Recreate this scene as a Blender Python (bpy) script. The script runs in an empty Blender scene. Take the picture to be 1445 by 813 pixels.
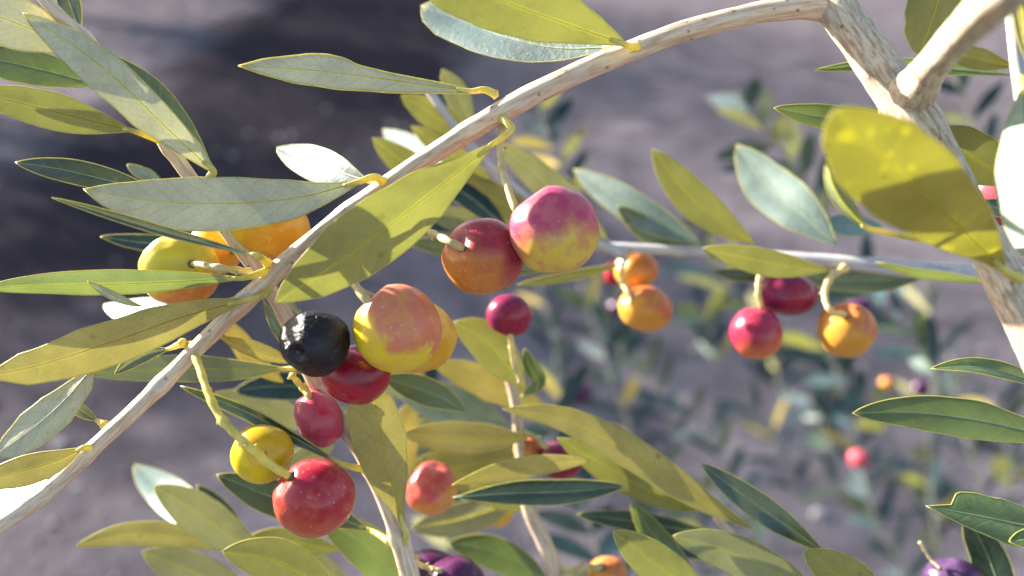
import bpy, math, random
import numpy as np
from mathutils import Vector, Matrix, noise

random.seed(7)
SC = bpy.context.scene
COL = SC.collection
R = math.radians

# ------------------------------------------------------------------ camera
PITCH = 28.0
CAMZ = 1.25
FPX = 1134.0                      # focal length in pixels of the 1445 px wide photograph
LENS = 18.0 / (722.5 / FPX)
cam_d = bpy.data.cameras.new('camera')
cam = bpy.data.objects.new('camera', cam_d)
COL.objects.link(cam)
cam.location = (0, 0, CAMZ)
cam.rotation_euler = (R(90 - PITCH), 0, 0)
cam_d.sensor_width = 36
cam_d.lens = LENS
cam_d.clip_start = 0.005
cam_d.clip_end = 2000
cam_d.dof.use_dof = True
cam_d.dof.focus_distance = 0.160
cam_d.dof.aperture_fstop = 8.2
SC.camera = cam

# ------------------------------------------------------------------ sky, sun, exposure
SUNC = Vector((-0.80, 0.50, -0.33)).normalized()      # towards the sun, in camera axes (right, up, back)
CAMM = Matrix.Rotation(R(90 - PITCH), 3, 'X')
SUN = (CAMM @ SUNC).normalized()
sun_el = math.asin(SUN.z)
sun_az = math.atan2(SUN.x, SUN.y)
world = bpy.data.worlds.new('World')
SC.world = world
world.use_nodes = True
wn = world.node_tree
bg = wn.nodes['Background']
sky = wn.nodes.new('ShaderNodeTexSky')
sky.sky_type = 'NISHITA'
sky.sun_disc = False
sky.sun_elevation = sun_el
sky.sun_rotation = sun_az
wn.links.new(sky.outputs[0], bg.inputs[0])
bg.inputs[1].default_value = 0.08
sl = bpy.data.lights.new('sun', 'SUN')
sl.energy = 5.0
sl.angle = R(0.5)
sl.color = (1.0, 0.95, 0.87)
so = bpy.data.objects.new('sun', sl)
COL.objects.link(so)
so.location = (0, 0, 5)
so.rotation_euler = SUN.to_track_quat('Z', 'Y').to_euler()
SC.view_settings.view_transform = 'Standard'
SC.view_settings.look = 'None'
SC.view_settings.exposure = 2.45
SC.view_settings.gamma = 1.0
SC.render.engine = 'CYCLES'
SC.cycles.max_bounces = 8
SC.cycles.transmission_bounces = 4
SC.cycles.use_denoising = True

# ------------------------------------------------------------------ helpers
CAMP = Vector((0, 0, CAMZ))
RT, UP, FW = CAMM.col[0].copy(), CAMM.col[1].copy(), -CAMM.col[2].copy()


def P(x, y, d):
    """photo pixel (1445 x 813) at depth d (mm) -> world point"""
    d = d / 1000.0
    return CAMP + FW * d + RT * ((x - 722.5) / FPX * d) + UP * ((406.5 - y) / FPX * d)


def tag(o, label=None, cat=None, group=None, kind=None):
    if label: o['label'] = label
    if cat: o['category'] = cat
    if group: o['group'] = group
    if kind: o['kind'] = kind
    return o


def origin_of(o):
    v = Vector((0, 0, 0))
    while o is not None:
        v += o.location
        o = o.parent
    return v


def empty(name, loc, label, cat, group=None):
    o = bpy.data.objects.new(name, None)
    o.empty_display_size = 0.01
    COL.objects.link(o)
    o.location = loc
    return tag(o, label, cat, group)


class MB:
    def __init__(s):
        s.v, s.f, s.m, s.uv, s.bk = [], [], [], [], []

    def add(s, vs, fs, mat=0, uvs=None, bks=None):
        n = len(s.v)
        s.v += [Vector(p) for p in vs]
        s.uv += uvs if uvs else [(0, 0)] * len(vs)
        s.bk += bks if bks else [(0, 0, 0)] * len(vs)
        for f in fs:
            s.f.append(tuple(i + n for i in f))
            s.m.append(mat)

    def build(s, name, mats, parent=None, origin=None, smooth=True):
        origin = Vector(origin) if origin is not None else Vector((0, 0, 0))
        me = bpy.data.meshes.new(name)
        me.from_pydata([tuple(p - origin) for p in s.v], [], s.f)
        for m in mats: me.materials.append(m)
        me.polygons.foreach_set('material_index', s.m)
        me.polygons.foreach_set('use_smooth', [smooth] * len(s.f))
        uvl = me.uv_layers.new(name='UVMap')
        li = np.empty(len(me.loops), dtype=np.int32)
        me.loops.foreach_get('vertex_index', li)
        uvl.data.foreach_set('uv', np.array(s.uv, dtype=np.float32)[li].ravel())
        at = me.attributes.new('bark', 'FLOAT_VECTOR', 'POINT')
        at.data.foreach_set('vector', np.array(s.bk, dtype=np.float32).ravel())
        me.update()
        o = bpy.data.objects.new(name, me)
        COL.objects.link(o)
        if parent is not None:
            o.parent = parent
            o.location = origin - origin_of(parent)
        else:
            o.location = origin
        return o


def catmull(pts, n):
    """pts: list of tuples of equal length -> n samples through them"""
    a = np.array(pts, dtype=float)
    if len(a) == 2:
        return [a[0] + (a[1] - a[0]) * i / (n - 1) for i in range(n)]
    seg = np.sqrt(((a[1:, :2] - a[:-1, :2]) ** 2).sum(1)) + 1e-6
    t = np.concatenate([[0], np.cumsum(seg)])
    m = np.zeros_like(a)
    for i in range(len(a)):
        if i == 0: m[i] = (a[1] - a[0]) / seg[0]
        elif i == len(a) - 1: m[i] = (a[-1] - a[-2]) / seg[-1]
        else: m[i] = (a[i + 1] - a[i - 1]) / (t[i + 1] - t[i - 1])
    out = []
    for k in range(n):
        s = t[-1] * k / (n - 1)
        i = min(int(np.searchsorted(t, s, side='right')) - 1, len(a) - 2)
        h = seg[i]
        u = (s - t[i]) / h
        out.append((2*u**3 - 3*u**2 + 1) * a[i] + (u**3 - 2*u**2 + u) * h * m[i]
                   + (-2*u**3 + 3*u**2) * a[i+1] + (u**3 - u**2) * h * m[i+1])
    return out


def tube(mb, pts, rad, nside=10, mat=0, cap=True, wob=0.0, seed=0.0):
    """pts world Vectors, rad metres per point; closed, round ends"""
    n = len(pts)
    T0 = (pts[1] - pts[0]).normalized()
    ref = T0.orthogonal().normalized()
    vs, fs, bks = [], [], []
    L = 0.0
    for i in range(n):
        T = (pts[min(i+1, n-1)] - pts[max(i-1, 0)]).normalized()
        ref = (ref - T * ref.dot(T)).normalized()
        b = T.cross(ref)
        if i: L += (pts[i] - pts[i-1]).length
        for k in range(nside):
            a = 2 * math.pi * k / nside
            d = ref * math.cos(a) + b * math.sin(a)
            r = rad[i]
            if wob:
                q = Vector((math.cos(a) * 1.6 + seed, math.sin(a) * 1.6, L * 90))
                q2 = Vector((math.cos(a) * 4 + seed, math.sin(a) * 4, L * 260))
                r *= 1 + wob * noise.noise(q) + wob * 0.45 * noise.noise(q2)
            vs.append(pts[i] + d * r)
            bks.append((math.cos(a) * rad[i] * 1000, math.sin(a) * rad[i] * 1000, L * 1000))
    for i in range(n - 1):
        for k in range(nside):
            k2 = (k + 1) % nside
            fs.append((i*nside + k, i*nside + k2, (i+1)*nside + k2, (i+1)*nside + k))
    if cap:
        for i, sgn in ((0, -1), (n - 1, 1)):
            T = (pts[min(i+1, n-1)] - pts[max(i-1, 0)]).normalized() * sgn
            vs.append(pts[i] + T * rad[i] * 0.6)
            bks.append((0, 0, i))
            c = len(vs) - 1
            for k in range(nside):
                k2 = (k + 1) % nside
                fs.append((i*nside + k2, i*nside + k, c) if sgn < 0 else (i*nside + k, i*nside + k2, c))
    mb.add(vs, fs, mat, None, bks)


def ptube(name, pts, mat, parent, n=None, nside=10, wob=0.0, knobs=()):
    """pts: (px, py, radius px, depth mm) -> one mesh"""
    n = n or max(8, 6 * len(pts))
    s = catmull([(p[0], p[1], p[2], p[3]) for p in pts], n)
    w = [P(q[0], q[1], q[3]) for q in s]
    r = [q[2] * q[3] / FPX / 1000 for q in s]
    for (t, amp, wid) in knobs:
        for i in range(n):
            u = i / (n - 1)
            r[i] *= 1 + amp * math.exp(-((u - t) / wid) ** 2)
    mb = MB()
    tube(mb, w, r, nside, 0, True, wob, seed=pts[0][0] * 0.013)
    return mb.build(name, [mat], parent, w[0])


# ------------------------------------------------------------------ materials
def new_mat(name):
    m = bpy.data.materials.new(name)
    m.use_nodes = True
    nt = m.node_tree
    nt.nodes.clear()
    out = nt.nodes.new('ShaderNodeOutputMaterial')
    return m, nt, out


def nd(nt, typ, **kw):
    n = nt.nodes.new(typ)
    for k, v in kw.items():
        if k.startswith('i_'):
            n.inputs[k[2:].replace('_', ' ')].default_value = v
        else:
            setattr(n, k, v)
    return n


def mathn(nt, op, a, b=None, c=None, clamp=False):
    n = nt.nodes.new('ShaderNodeMath')
    n.operation = op
    n.use_clamp = clamp
    for i, x in enumerate((a, b, c)):
        if x is None: continue
        if isinstance(x, (int, float)): n.inputs[i].default_value = x
        else: nt.links.new(x, n.inputs[i])
    return n.outputs[0]


def mixc(nt, f, a, b, blend='MIX'):
    n = nt.nodes.new('ShaderNodeMix')
    n.data_type = 'RGBA'
    n.blend_type = blend
    for i, x in ((0, f), (6, a), (7, b)):
        if isinstance(x, (int, float)): n.inputs[i].default_value = x
        elif isinstance(x, tuple): n.inputs[i].default_value = (*x, 1) if len(x) == 3 else x
        else: nt.links.new(x, n.inputs[i])
    return n.outputs[2]


def ramp(nt, f, lo, hi):
    n = nt.nodes.new('ShaderNodeMapRange')
    n.interpolation_type = 'SMOOTHSTEP'
    n.inputs[1].default_value = lo
    n.inputs[2].default_value = hi
    nt.links.new(f, n.inputs[0])
    return n.outputs[0]


def noisen(nt, vec, scale, detail=4, rough=0.55, dist=0.0):
    n = nd(nt, 'ShaderNodeTexNoise')
    n.inputs['Scale'].default_value = scale
    n.inputs['Detail'].default_value = detail
    n.inputs['Roughness'].default_value = rough
    n.inputs['Distortion'].default_value = dist
    if vec is not None: nt.links.new(vec, n.inputs['Vector'])
    return n.outputs[0]


def leaf_mat(name, top=(0.040, 0.085, 0.035), under=(0.30, 0.31, 0.19), trans=(0.165, 0.163, 0.055),
             tfac=0.45, gloss=0.32, blotch=0.0, spec=0.65):
    m, nt, out = new_mat(name)
    L = nt.links.new
    tc = nd(nt, 'ShaderNodeTexCoord')
    uv = nd(nt, 'ShaderNodeUVMap').outputs[0]
    oi = nd(nt, 'ShaderNodeObjectInfo').outputs['Random']
    sep = nd(nt, 'ShaderNodeSeparateXYZ')
    L(uv, sep.inputs[0])
    va = nd(nt, 'ShaderNodeVectorMath', operation='ADD')
    L(tc.outputs['Object'], va.inputs[0]); L(nd_rgb(nt, mathn(nt, 'MULTIPLY', oi, 0.9)), va.inputs[1])
    obj = va.outputs[0]
    n1 = noisen(nt, obj, 90, 5, 0.6)            # broad mottling, about a centimetre
    n2 = noisen(nt, obj, 2000, 4, 0.75)          # scales
    n3 = noisen(nt, obj, 700, 4, 0.65)
    # side veins: u in mm along, |v| in mm across
    av = mathn(nt, 'ABSOLUTE', sep.outputs[1])
    ph = mathn(nt, 'SUBTRACT', sep.outputs[0], mathn(nt, 'MULTIPLY', av, 1.3))
    ph = mathn(nt, 'ADD', ph, mathn(nt, 'MULTIPLY', n1, 4.0))
    vein = mathn(nt, 'SINE', mathn(nt, 'MULTIPLY', ph, 1.7))
    vein = ramp(nt, vein, 0.72, 1.0)
    rnd = mathn(nt, 'MULTIPLY_ADD', oi, 0.5, 0.75)
    vs_ = nd(nt, 'ShaderNodeTexVoronoi', feature='F1'); vs_.inputs['Scale'].default_value = 170
    L(obj, vs_.inputs['Vector'])
    spot = mathn(nt, 'MULTIPLY', ramp(nt, vs_.outputs['Distance'], 0.17, 0.06), ramp(nt, n1, 0.50, 0.58))
    ta = nd(nt, 'ShaderNodeAttribute', attribute_name='bark')
    ts = nd(nt, 'ShaderNodeSeparateXYZ'); L(ta.outputs['Vector'], ts.inputs[0])
    tipm = mathn(nt, 'MULTIPLY', ramp(nt, mathn(nt, 'ADD', ts.outputs[0], mathn(nt, 'MULTIPLY', n3, 0.03)), 0.965, 1.01), 0.8)
    # upper face
    tcol = mixc(nt, ramp(nt, n1, 0.3, 0.7), tuple(c * 0.75 for c in top), tuple(c * 1.35 for c in top))
    tcol = mixc(nt, mathn(nt, 'MULTIPLY', vein, 0.12), tcol, (0.16, 0.20, 0.08))
    tcol = mixc(nt, mathn(nt, 'MULTIPLY', spot, 0.7), tcol, (0.16, 0.11, 0.05))
    tcol = mixc(nt, tipm, tcol, (0.42, 0.33, 0.14))
    tcol = mixc(nt, 1.0, tcol, nd_rgb(nt, rnd), 'MULTIPLY')
    bt = nd(nt, 'ShaderNodeBump'); bt.inputs['Strength'].default_value = 0.35; bt.inputs['Distance'].default_value = 0.0004
    L(mathn(nt, 'ADD', n3, mathn(nt, 'MULTIPLY', vein, -0.08)), bt.inputs['Height'])
    pt = nd(nt, 'ShaderNodeBsdfPrincipled')
    L(tcol, pt.inputs['Base Color']); L(bt.outputs[0], pt.inputs['Normal'])
    pt.inputs['Roughness'].default_value = gloss
    pt.inputs['Specular IOR Level'].default_value = spec
    # lower face
    ucol = mixc(nt, ramp(nt, n1, 0.3, 0.7), tuple(c * 0.86 for c in under), tuple(min(1, c * 1.12) for c in under))
    ucol = mixc(nt, mathn(nt, 'MULTIPLY', ramp(nt, n2, 0.52, 0.72), 0.45), ucol, (0.12, 0.13, 0.06))
    ucol = mixc(nt, mathn(nt, 'MULTIPLY', ramp(nt, n2, 0.42, 0.28), 0.35), ucol, (0.60, 0.56, 0.40))
    ucol = mixc(nt, mathn(nt, 'MULTIPLY', vein, 0.16), ucol, (0.17, 0.17, 0.05))
    ucol = mixc(nt, mathn(nt, 'MULTIPLY', spot, 0.7), ucol, (0.14, 0.09, 0.04))
    ucol = mixc(nt, tipm, ucol, (0.46, 0.36, 0.14))
    bu = nd(nt, 'ShaderNodeBump'); bu.inputs['Strength'].default_value = 0.5; bu.inputs['Distance'].default_value = 0.0003
    L(mathn(nt, 'ADD', n2, mathn(nt, 'MULTIPLY', n3, 0.8)), bu.inputs['Height'])
    pu = nd(nt, 'ShaderNodeBsdfPrincipled')
    L(ucol, pu.inputs['Base Color']); L(bu.outputs[0], pu.inputs['Normal'])
    pu.inputs['Roughness'].default_value = 0.62
    pu.inputs['Specular IOR Level'].default_value = 0.12
    # light through the blade
    c = mixc(nt, ramp(nt, n1, 0.32, 0.68), tuple(x * 0.80 for x in trans), tuple(min(1, x * 1.2) for x in trans))
    c = mixc(nt, mathn(nt, 'MULTIPLY', vein, 0.22), c, tuple(min(1, x * 1.5) for x in trans))
    mid = ramp(nt, av, 0.45, 0.15)
    c = mixc(nt, mathn(nt, 'MULTIPLY', mid, mathn(nt, 'MULTIPLY', n1, 0.95)), c, tuple(min(1, x * 2.2) for x in trans))
    if blotch:
        nb = noisen(nt, obj, 210, 3, 0.6)
        c = mixc(nt, mathn(nt, 'MULTIPLY', ramp(nt, nb, 0.56, 0.68), blotch), c, (0.30, 0.27, 0.006))
    tr = nd(nt, 'ShaderNodeBsdfTranslucent')
    L(c, tr.inputs[0])
    geo = nd(nt, 'ShaderNodeNewGeometry')
    ms = nd(nt, 'ShaderNodeMixShader')
    L(geo.outputs['Backfacing'], ms.inputs[0]); L(pt.outputs[0], ms.inputs[1]); L(pu.outputs[0], ms.inputs[2])
    mt = nd(nt, 'ShaderNodeMixShader')
    mt.inputs[0].default_value = tfac
    L(ms.outputs[0], mt.inputs[1]); L(tr.outputs[0], mt.inputs[2])
    L(mt.outputs[0], out.inputs[0])
    return m


def nd_rgb(nt, val):
    n = nt.nodes.new('ShaderNodeCombineColor')
    for i in range(3): nt.links.new(val, n.inputs[i])
    return n.outputs[0]


def soft_mat(name, col, tfac=0.35, rough=0.45, trans=None, scale=400, amp=0.25):
    """stalks, ribs, rims: waxy, lets some light through"""
    m, nt, out = new_mat(name)
    tc = nd(nt, 'ShaderNodeTexCoord')
    n = noisen(nt, tc.outputs['Object'], scale, 4, 0.6)
    c = mixc(nt, ramp(nt, n, 0.3, 0.7), tuple(x * (1 - amp) for x in col), tuple(min(1, x * (1 + amp)) for x in col))
    p = nd(nt, 'ShaderNodeBsdfPrincipled')
    nt.links.new(c, p.inputs['Base Color'])
    p.inputs['Roughness'].default_value = rough
    b = nd(nt, 'ShaderNodeBump'); b.inputs['Strength'].default_value = 0.3; b.inputs['Distance'].default_value = 0.0003
    nt.links.new(n, b.inputs['Height']); nt.links.new(b.outputs[0], p.inputs['Normal'])
    t = nd(nt, 'ShaderNodeBsdfTranslucent')
    t.inputs[0].default_value = (*(trans or col), 1)
    x = nd(nt, 'ShaderNodeMixShader'); x.inputs[0].default_value = tfac
    nt.links.new(p.outputs[0], x.inputs[1]); nt.links.new(t.outputs[0], x.inputs[2])
    nt.links.new(x.outputs[0], out.inputs[0])
    return m


def bark_mat(name, lo=(0.20, 0.15, 0.11), hi=(0.48, 0.42, 0.36), along=0.16, fine=0.9, strength=0.6):
    m, nt, out = new_mat(name)
    L = nt.links.new
    a = nd(nt, 'ShaderNodeAttribute', attribute_name='bark')
    mp = nd(nt, 'ShaderNodeMapping')
    mp.inputs['Scale'].default_value = (1, 1, along)
    L(a.outputs['Vector'], mp.inputs[0])
    f = noisen(nt, mp.outputs[0], fine, 6, 0.65, 0.4)
    f2 = noisen(nt, mp.outputs[0], fine * 2.6, 4, 0.6, 0.6)
    br = noisen(nt, a.outputs['Vector'], 0.16, 4, 0.6)
    br2 = noisen(nt, a.outputs['Vector'], 0.5, 3, 0.6)
    vo = nd(nt, 'ShaderNodeTexVoronoi', feature='F1'); vo.inputs['Scale'].default_value = 0.33
    L(a.outputs['Vector'], vo.inputs['Vector'])
    c = mixc(nt, ramp(nt, f, 0.36, 0.62), lo, hi)
    c = mixc(nt, mathn(nt, 'MULTIPLY', ramp(nt, br, 0.5, 0.68), 0.55), c, (0.56, 0.49, 0.42))
    c = mixc(nt, mathn(nt, 'MULTIPLY', ramp(nt, br2, 0.60, 0.74), 0.25), c, (0.22, 0.14, 0.07))
    c = mixc(nt, mathn(nt, 'MULTIPLY', ramp(nt, vo.outputs['Distance'], 0.16, 0.08), 0.7), c, (0.16, 0.09, 0.04))
    h = mathn(nt, 'ADD', mathn(nt, 'MULTIPLY', f, 1.0), mathn(nt, 'MULTIPLY', f2, 0.5))
    b = nd(nt, 'ShaderNodeBump'); b.inputs['Strength'].default_value = strength; b.inputs['Distance'].default_value = 0.0010
    L(h, b.inputs['Height'])
    p = nd(nt, 'ShaderNodeBsdfPrincipled')
    L(c, p.inputs['Base Color']); L(b.outputs[0], p.inputs['Normal'])
    p.inputs['Roughness'].default_value = 0.6
    p.inputs['Specular IOR Level'].default_value = 0.35
    L(p.outputs[0], out.inputs[0])
    return m


def olive_mat(name, A, B, C=None, d=(0, 1, 0), off=0.0, amp=1.2, soft=0.35, camt=0.35, rough=0.28, speck=0.5,
              scale=1.0, bloom=0.15, sub=0.35, wrinkle=0.0, seed=0.0):
    """skin turning from A to B along object direction d, broken up by noise; C in patches"""
    A, B, C = [None if q is None else tuple(min(0.85, 1.12 * max(q) * (x / max(q)) ** 1.2) for x in q) for q in (A, B, C)]
    bloom *= 0.4
    m, nt, out = new_mat(name)
    L = nt.links.new
    tc = nd(nt, 'ShaderNodeTexCoord')
    mp = nd(nt, 'ShaderNodeMapping'); mp.inputs['Location'].default_value = (seed, seed * 1.7, seed * 0.6)
    L(tc.outputs['Object'], mp.inputs[0])
    v = mp.outputs[0]
    dv = Vector(d).normalized()
    dot = nd(nt, 'ShaderNodeVectorMath', operation='DOT_PRODUCT')
    L(tc.outputs['Object'], dot.inputs[0]); dot.inputs[1].default_value = dv
    n1 = noisen(nt, v, 1.1 * scale, 4, 0.5, 0.3)
    n2 = noisen(nt, v, 2.4 * scale, 5, 0.6)
    n3 = noisen(nt, v, 9, 5, 0.65)
    g = mathn(nt, 'ADD', dot.outputs['Value'], off)
    g = mathn(nt, 'ADD', g, mathn(nt, 'MULTIPLY', mathn(nt, 'SUBTRACT', n1, 0.5), amp * 1.6))
    g = mathn(nt, 'ADD', g, mathn(nt, 'MULTIPLY', mathn(nt, 'SUBTRACT', n3, 0.5), 0.35))
    c = mixc(nt, ramp(nt, g, -soft, soft), A, B)
    if C: c = mixc(nt, mathn(nt, 'MULTIPLY', ramp(nt, n2, 0.46, 0.62), camt), c, C)
    # mottling and pale pores
    c = mixc(nt, mathn(nt, 'MULTIPLY', ramp(nt, n3, 0.5, 0.75), 0.10), c, tuple(min(1, x * 1.5 + 0.12 * max(B)) for x in B))
    vo = nd(nt, 'ShaderNodeTexVoronoi', feature='F1'); vo.inputs['Scale'].default_value = 5.5
    L(v, vo.inputs['Vector'])
    c = mixc(nt, mathn(nt, 'MULTIPLY', ramp(nt, vo.outputs['Distance'], 0.20, 0.10), speck * 0.5), c, (0.62, 0.48, 0.40))
    vo2 = nd(nt, 'ShaderNodeTexVoronoi', feature='F1'); vo2.inputs['Scale'].default_value = 17
    L(v, vo2.inputs['Vector'])
    c = mixc(nt, mathn(nt, 'MULTIPLY', ramp(nt, vo2.outputs['Distance'], 0.20, 0.08), speck * 0.35), c, (0.60, 0.45, 0.36))
    c = mixc(nt, mathn(nt, 'MULTIPLY', ramp(nt, n2, 0.35, 0.75), bloom), c, (0.50, 0.44, 0.52))
    p = nd(nt, 'ShaderNodeBsdfPrincipled')
    L(c, p.inputs['Base Color'])
    L(mathn(nt, 'MULTIPLY_ADD', n3, 0.22, rough - 0.10), p.inputs['Roughness'])
    p.inputs['Specular IOR Level'].default_value = 0.32
    p.inputs['Subsurface Weight'].default_value = sub
    p.inputs['Subsurface Radius'].default_value = (1.0, 0.35, 0.15)
    p.inputs['Subsurface Scale'].default_value = 0.0025
    b = nd(nt, 'ShaderNodeBump'); b.inputs['Strength'].default_value = 0.15 + wrinkle; b.inputs['Distance'].default_value = 0.0003 + wrinkle * 0.0006
    L(n3 if not wrinkle else noisen(nt, v, 11, 5, 0.65, 1.8), b.inputs['Height'])
    L(b.outputs[0], p.inputs['Normal'])
    L(p.outputs[0], out.inputs[0])
    return m


M = {}
M['leaf'] = leaf_mat('olive leaf', under=(0.41, 0.385, 0.20), trans=(0.118, 0.117, 0.028))
M['yellow'] = leaf_mat('ageing leaf', top=(0.07, 0.10, 0.025), under=(0.40, 0.335, 0.11), trans=(0.118, 0.122, 0.017), tfac=0.45)
M['tan'] = leaf_mat('dry leaf', top=(0.09, 0.10, 0.04), under=(0.60, 0.45, 0.14), trans=(0.15, 0.125, 0.022), tfac=0.42)
M['blotchy'] = leaf_mat('blotched leaf', top=(0.08, 0.09, 0.03), under=(0.50, 0.37, 0.09), trans=(0.11, 0.107, 0.007), tfac=0.48, blotch=0.8)
M['silver'] = leaf_mat('silvery leaf', top=(0.06, 0.09, 0.06), under=(0.62, 0.545, 0.365), trans=(0.16, 0.155, 0.05), tfac=0.30)
M['dark'] = leaf_mat('dark leaf', top=(0.020, 0.046, 0.030), under=(0.20, 0.23, 0.14), trans=(0.10, 0.12, 0.02), tfac=0.14, gloss=0.34)
M['green'] = leaf_mat('young leaf', top=(0.066, 0.112, 0.033), under=(0.26, 0.30, 0.15), trans=(0.17, 0.21, 0.025), tfac=0.26, gloss=0.38)
M['blue'] = leaf_mat('bluish leaf', spec=0.22, top=(0.010, 0.033, 0.042), under=(0.20, 0.23, 0.20), trans=(0.05, 0.07, 0.05), tfac=0.08, gloss=0.62)
M['pale'] = leaf_mat('waxy pale leaf', top=(0.15, 0.21, 0.17), under=(0.36, 0.38, 0.30), trans=(0.15, 0.18, 0.06), tfac=0.14, gloss=0.48)
M['waxy'] = leaf_mat('waxy leaf', spec=0.5, top=(0.06, 0.095, 0.085), under=(0.34, 0.36, 0.28), trans=(0.12, 0.15, 0.04), tfac=0.14, gloss=0.40)
M['rim'] = soft_mat('leaf edge', (0.50, 0.48, 0.17), 0.5, 0.4, (0.72, 0.66, 0.12))
M['rib'] = soft_mat('leaf rib', (0.38, 0.38, 0.11), 0.75, 0.45, (0.95, 0.90, 0.08))
M['palerib'] = soft_mat('pale leaf rib', (0.26, 0.32, 0.17), 0.12, 0.4)
M['brownrib'] = soft_mat('brown leaf rib', (0.28, 0.22, 0.07), 0.65, 0.5, (0.85, 0.72, 0.06))
M['stalk'] = soft_mat('yellow stalk', (0.58, 0.52, 0.14), 0.35, 0.42, (0.80, 0.66, 0.06))
M['palestalk'] = soft_mat('pale stalk', (0.55, 0.46, 0.22), 0.3, 0.5, (0.70, 0.55, 0.14))
M['bark'] = bark_mat('branch bark', lo=(0.40, 0.285, 0.18), hi=(0.72, 0.60, 0.45), fine=1.5, along=0.22, strength=1.0)
M['twig'] = bark_mat('twig bark', lo=(0.45, 0.30, 0.185), hi=(0.66, 0.51, 0.36), fine=1.4, along=0.1, strength=0.35)
M['greytwig'] = bark_mat('grey twig bark', lo=(0.30, 0.28, 0.27), hi=(0.48, 0.46, 0.45), fine=1.2, along=0.1, strength=0.3)
M['scar'] = soft_mat('brown scar', (0.10, 0.055, 0.025), 0.05, 0.7)


# ------------------------------------------------------------------ leaves
def profile(t, peak=0.52, tip=1.0):
    """half width 0..1 along the blade, base t=0, tip t=1: lance shape, narrow foot, pointed tip"""
    if t <= 0 or t >= 1: return 0.0
    if t < peak:
        x = t / peak
        return (math.sin(x * math.pi / 2) ** 0.95) * 0.94 + 0.06 * x
    x = (t - peak) / (1 - peak)
    return max(0.0, 1 - x ** 2.1) ** (0.80 * tip)


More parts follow.
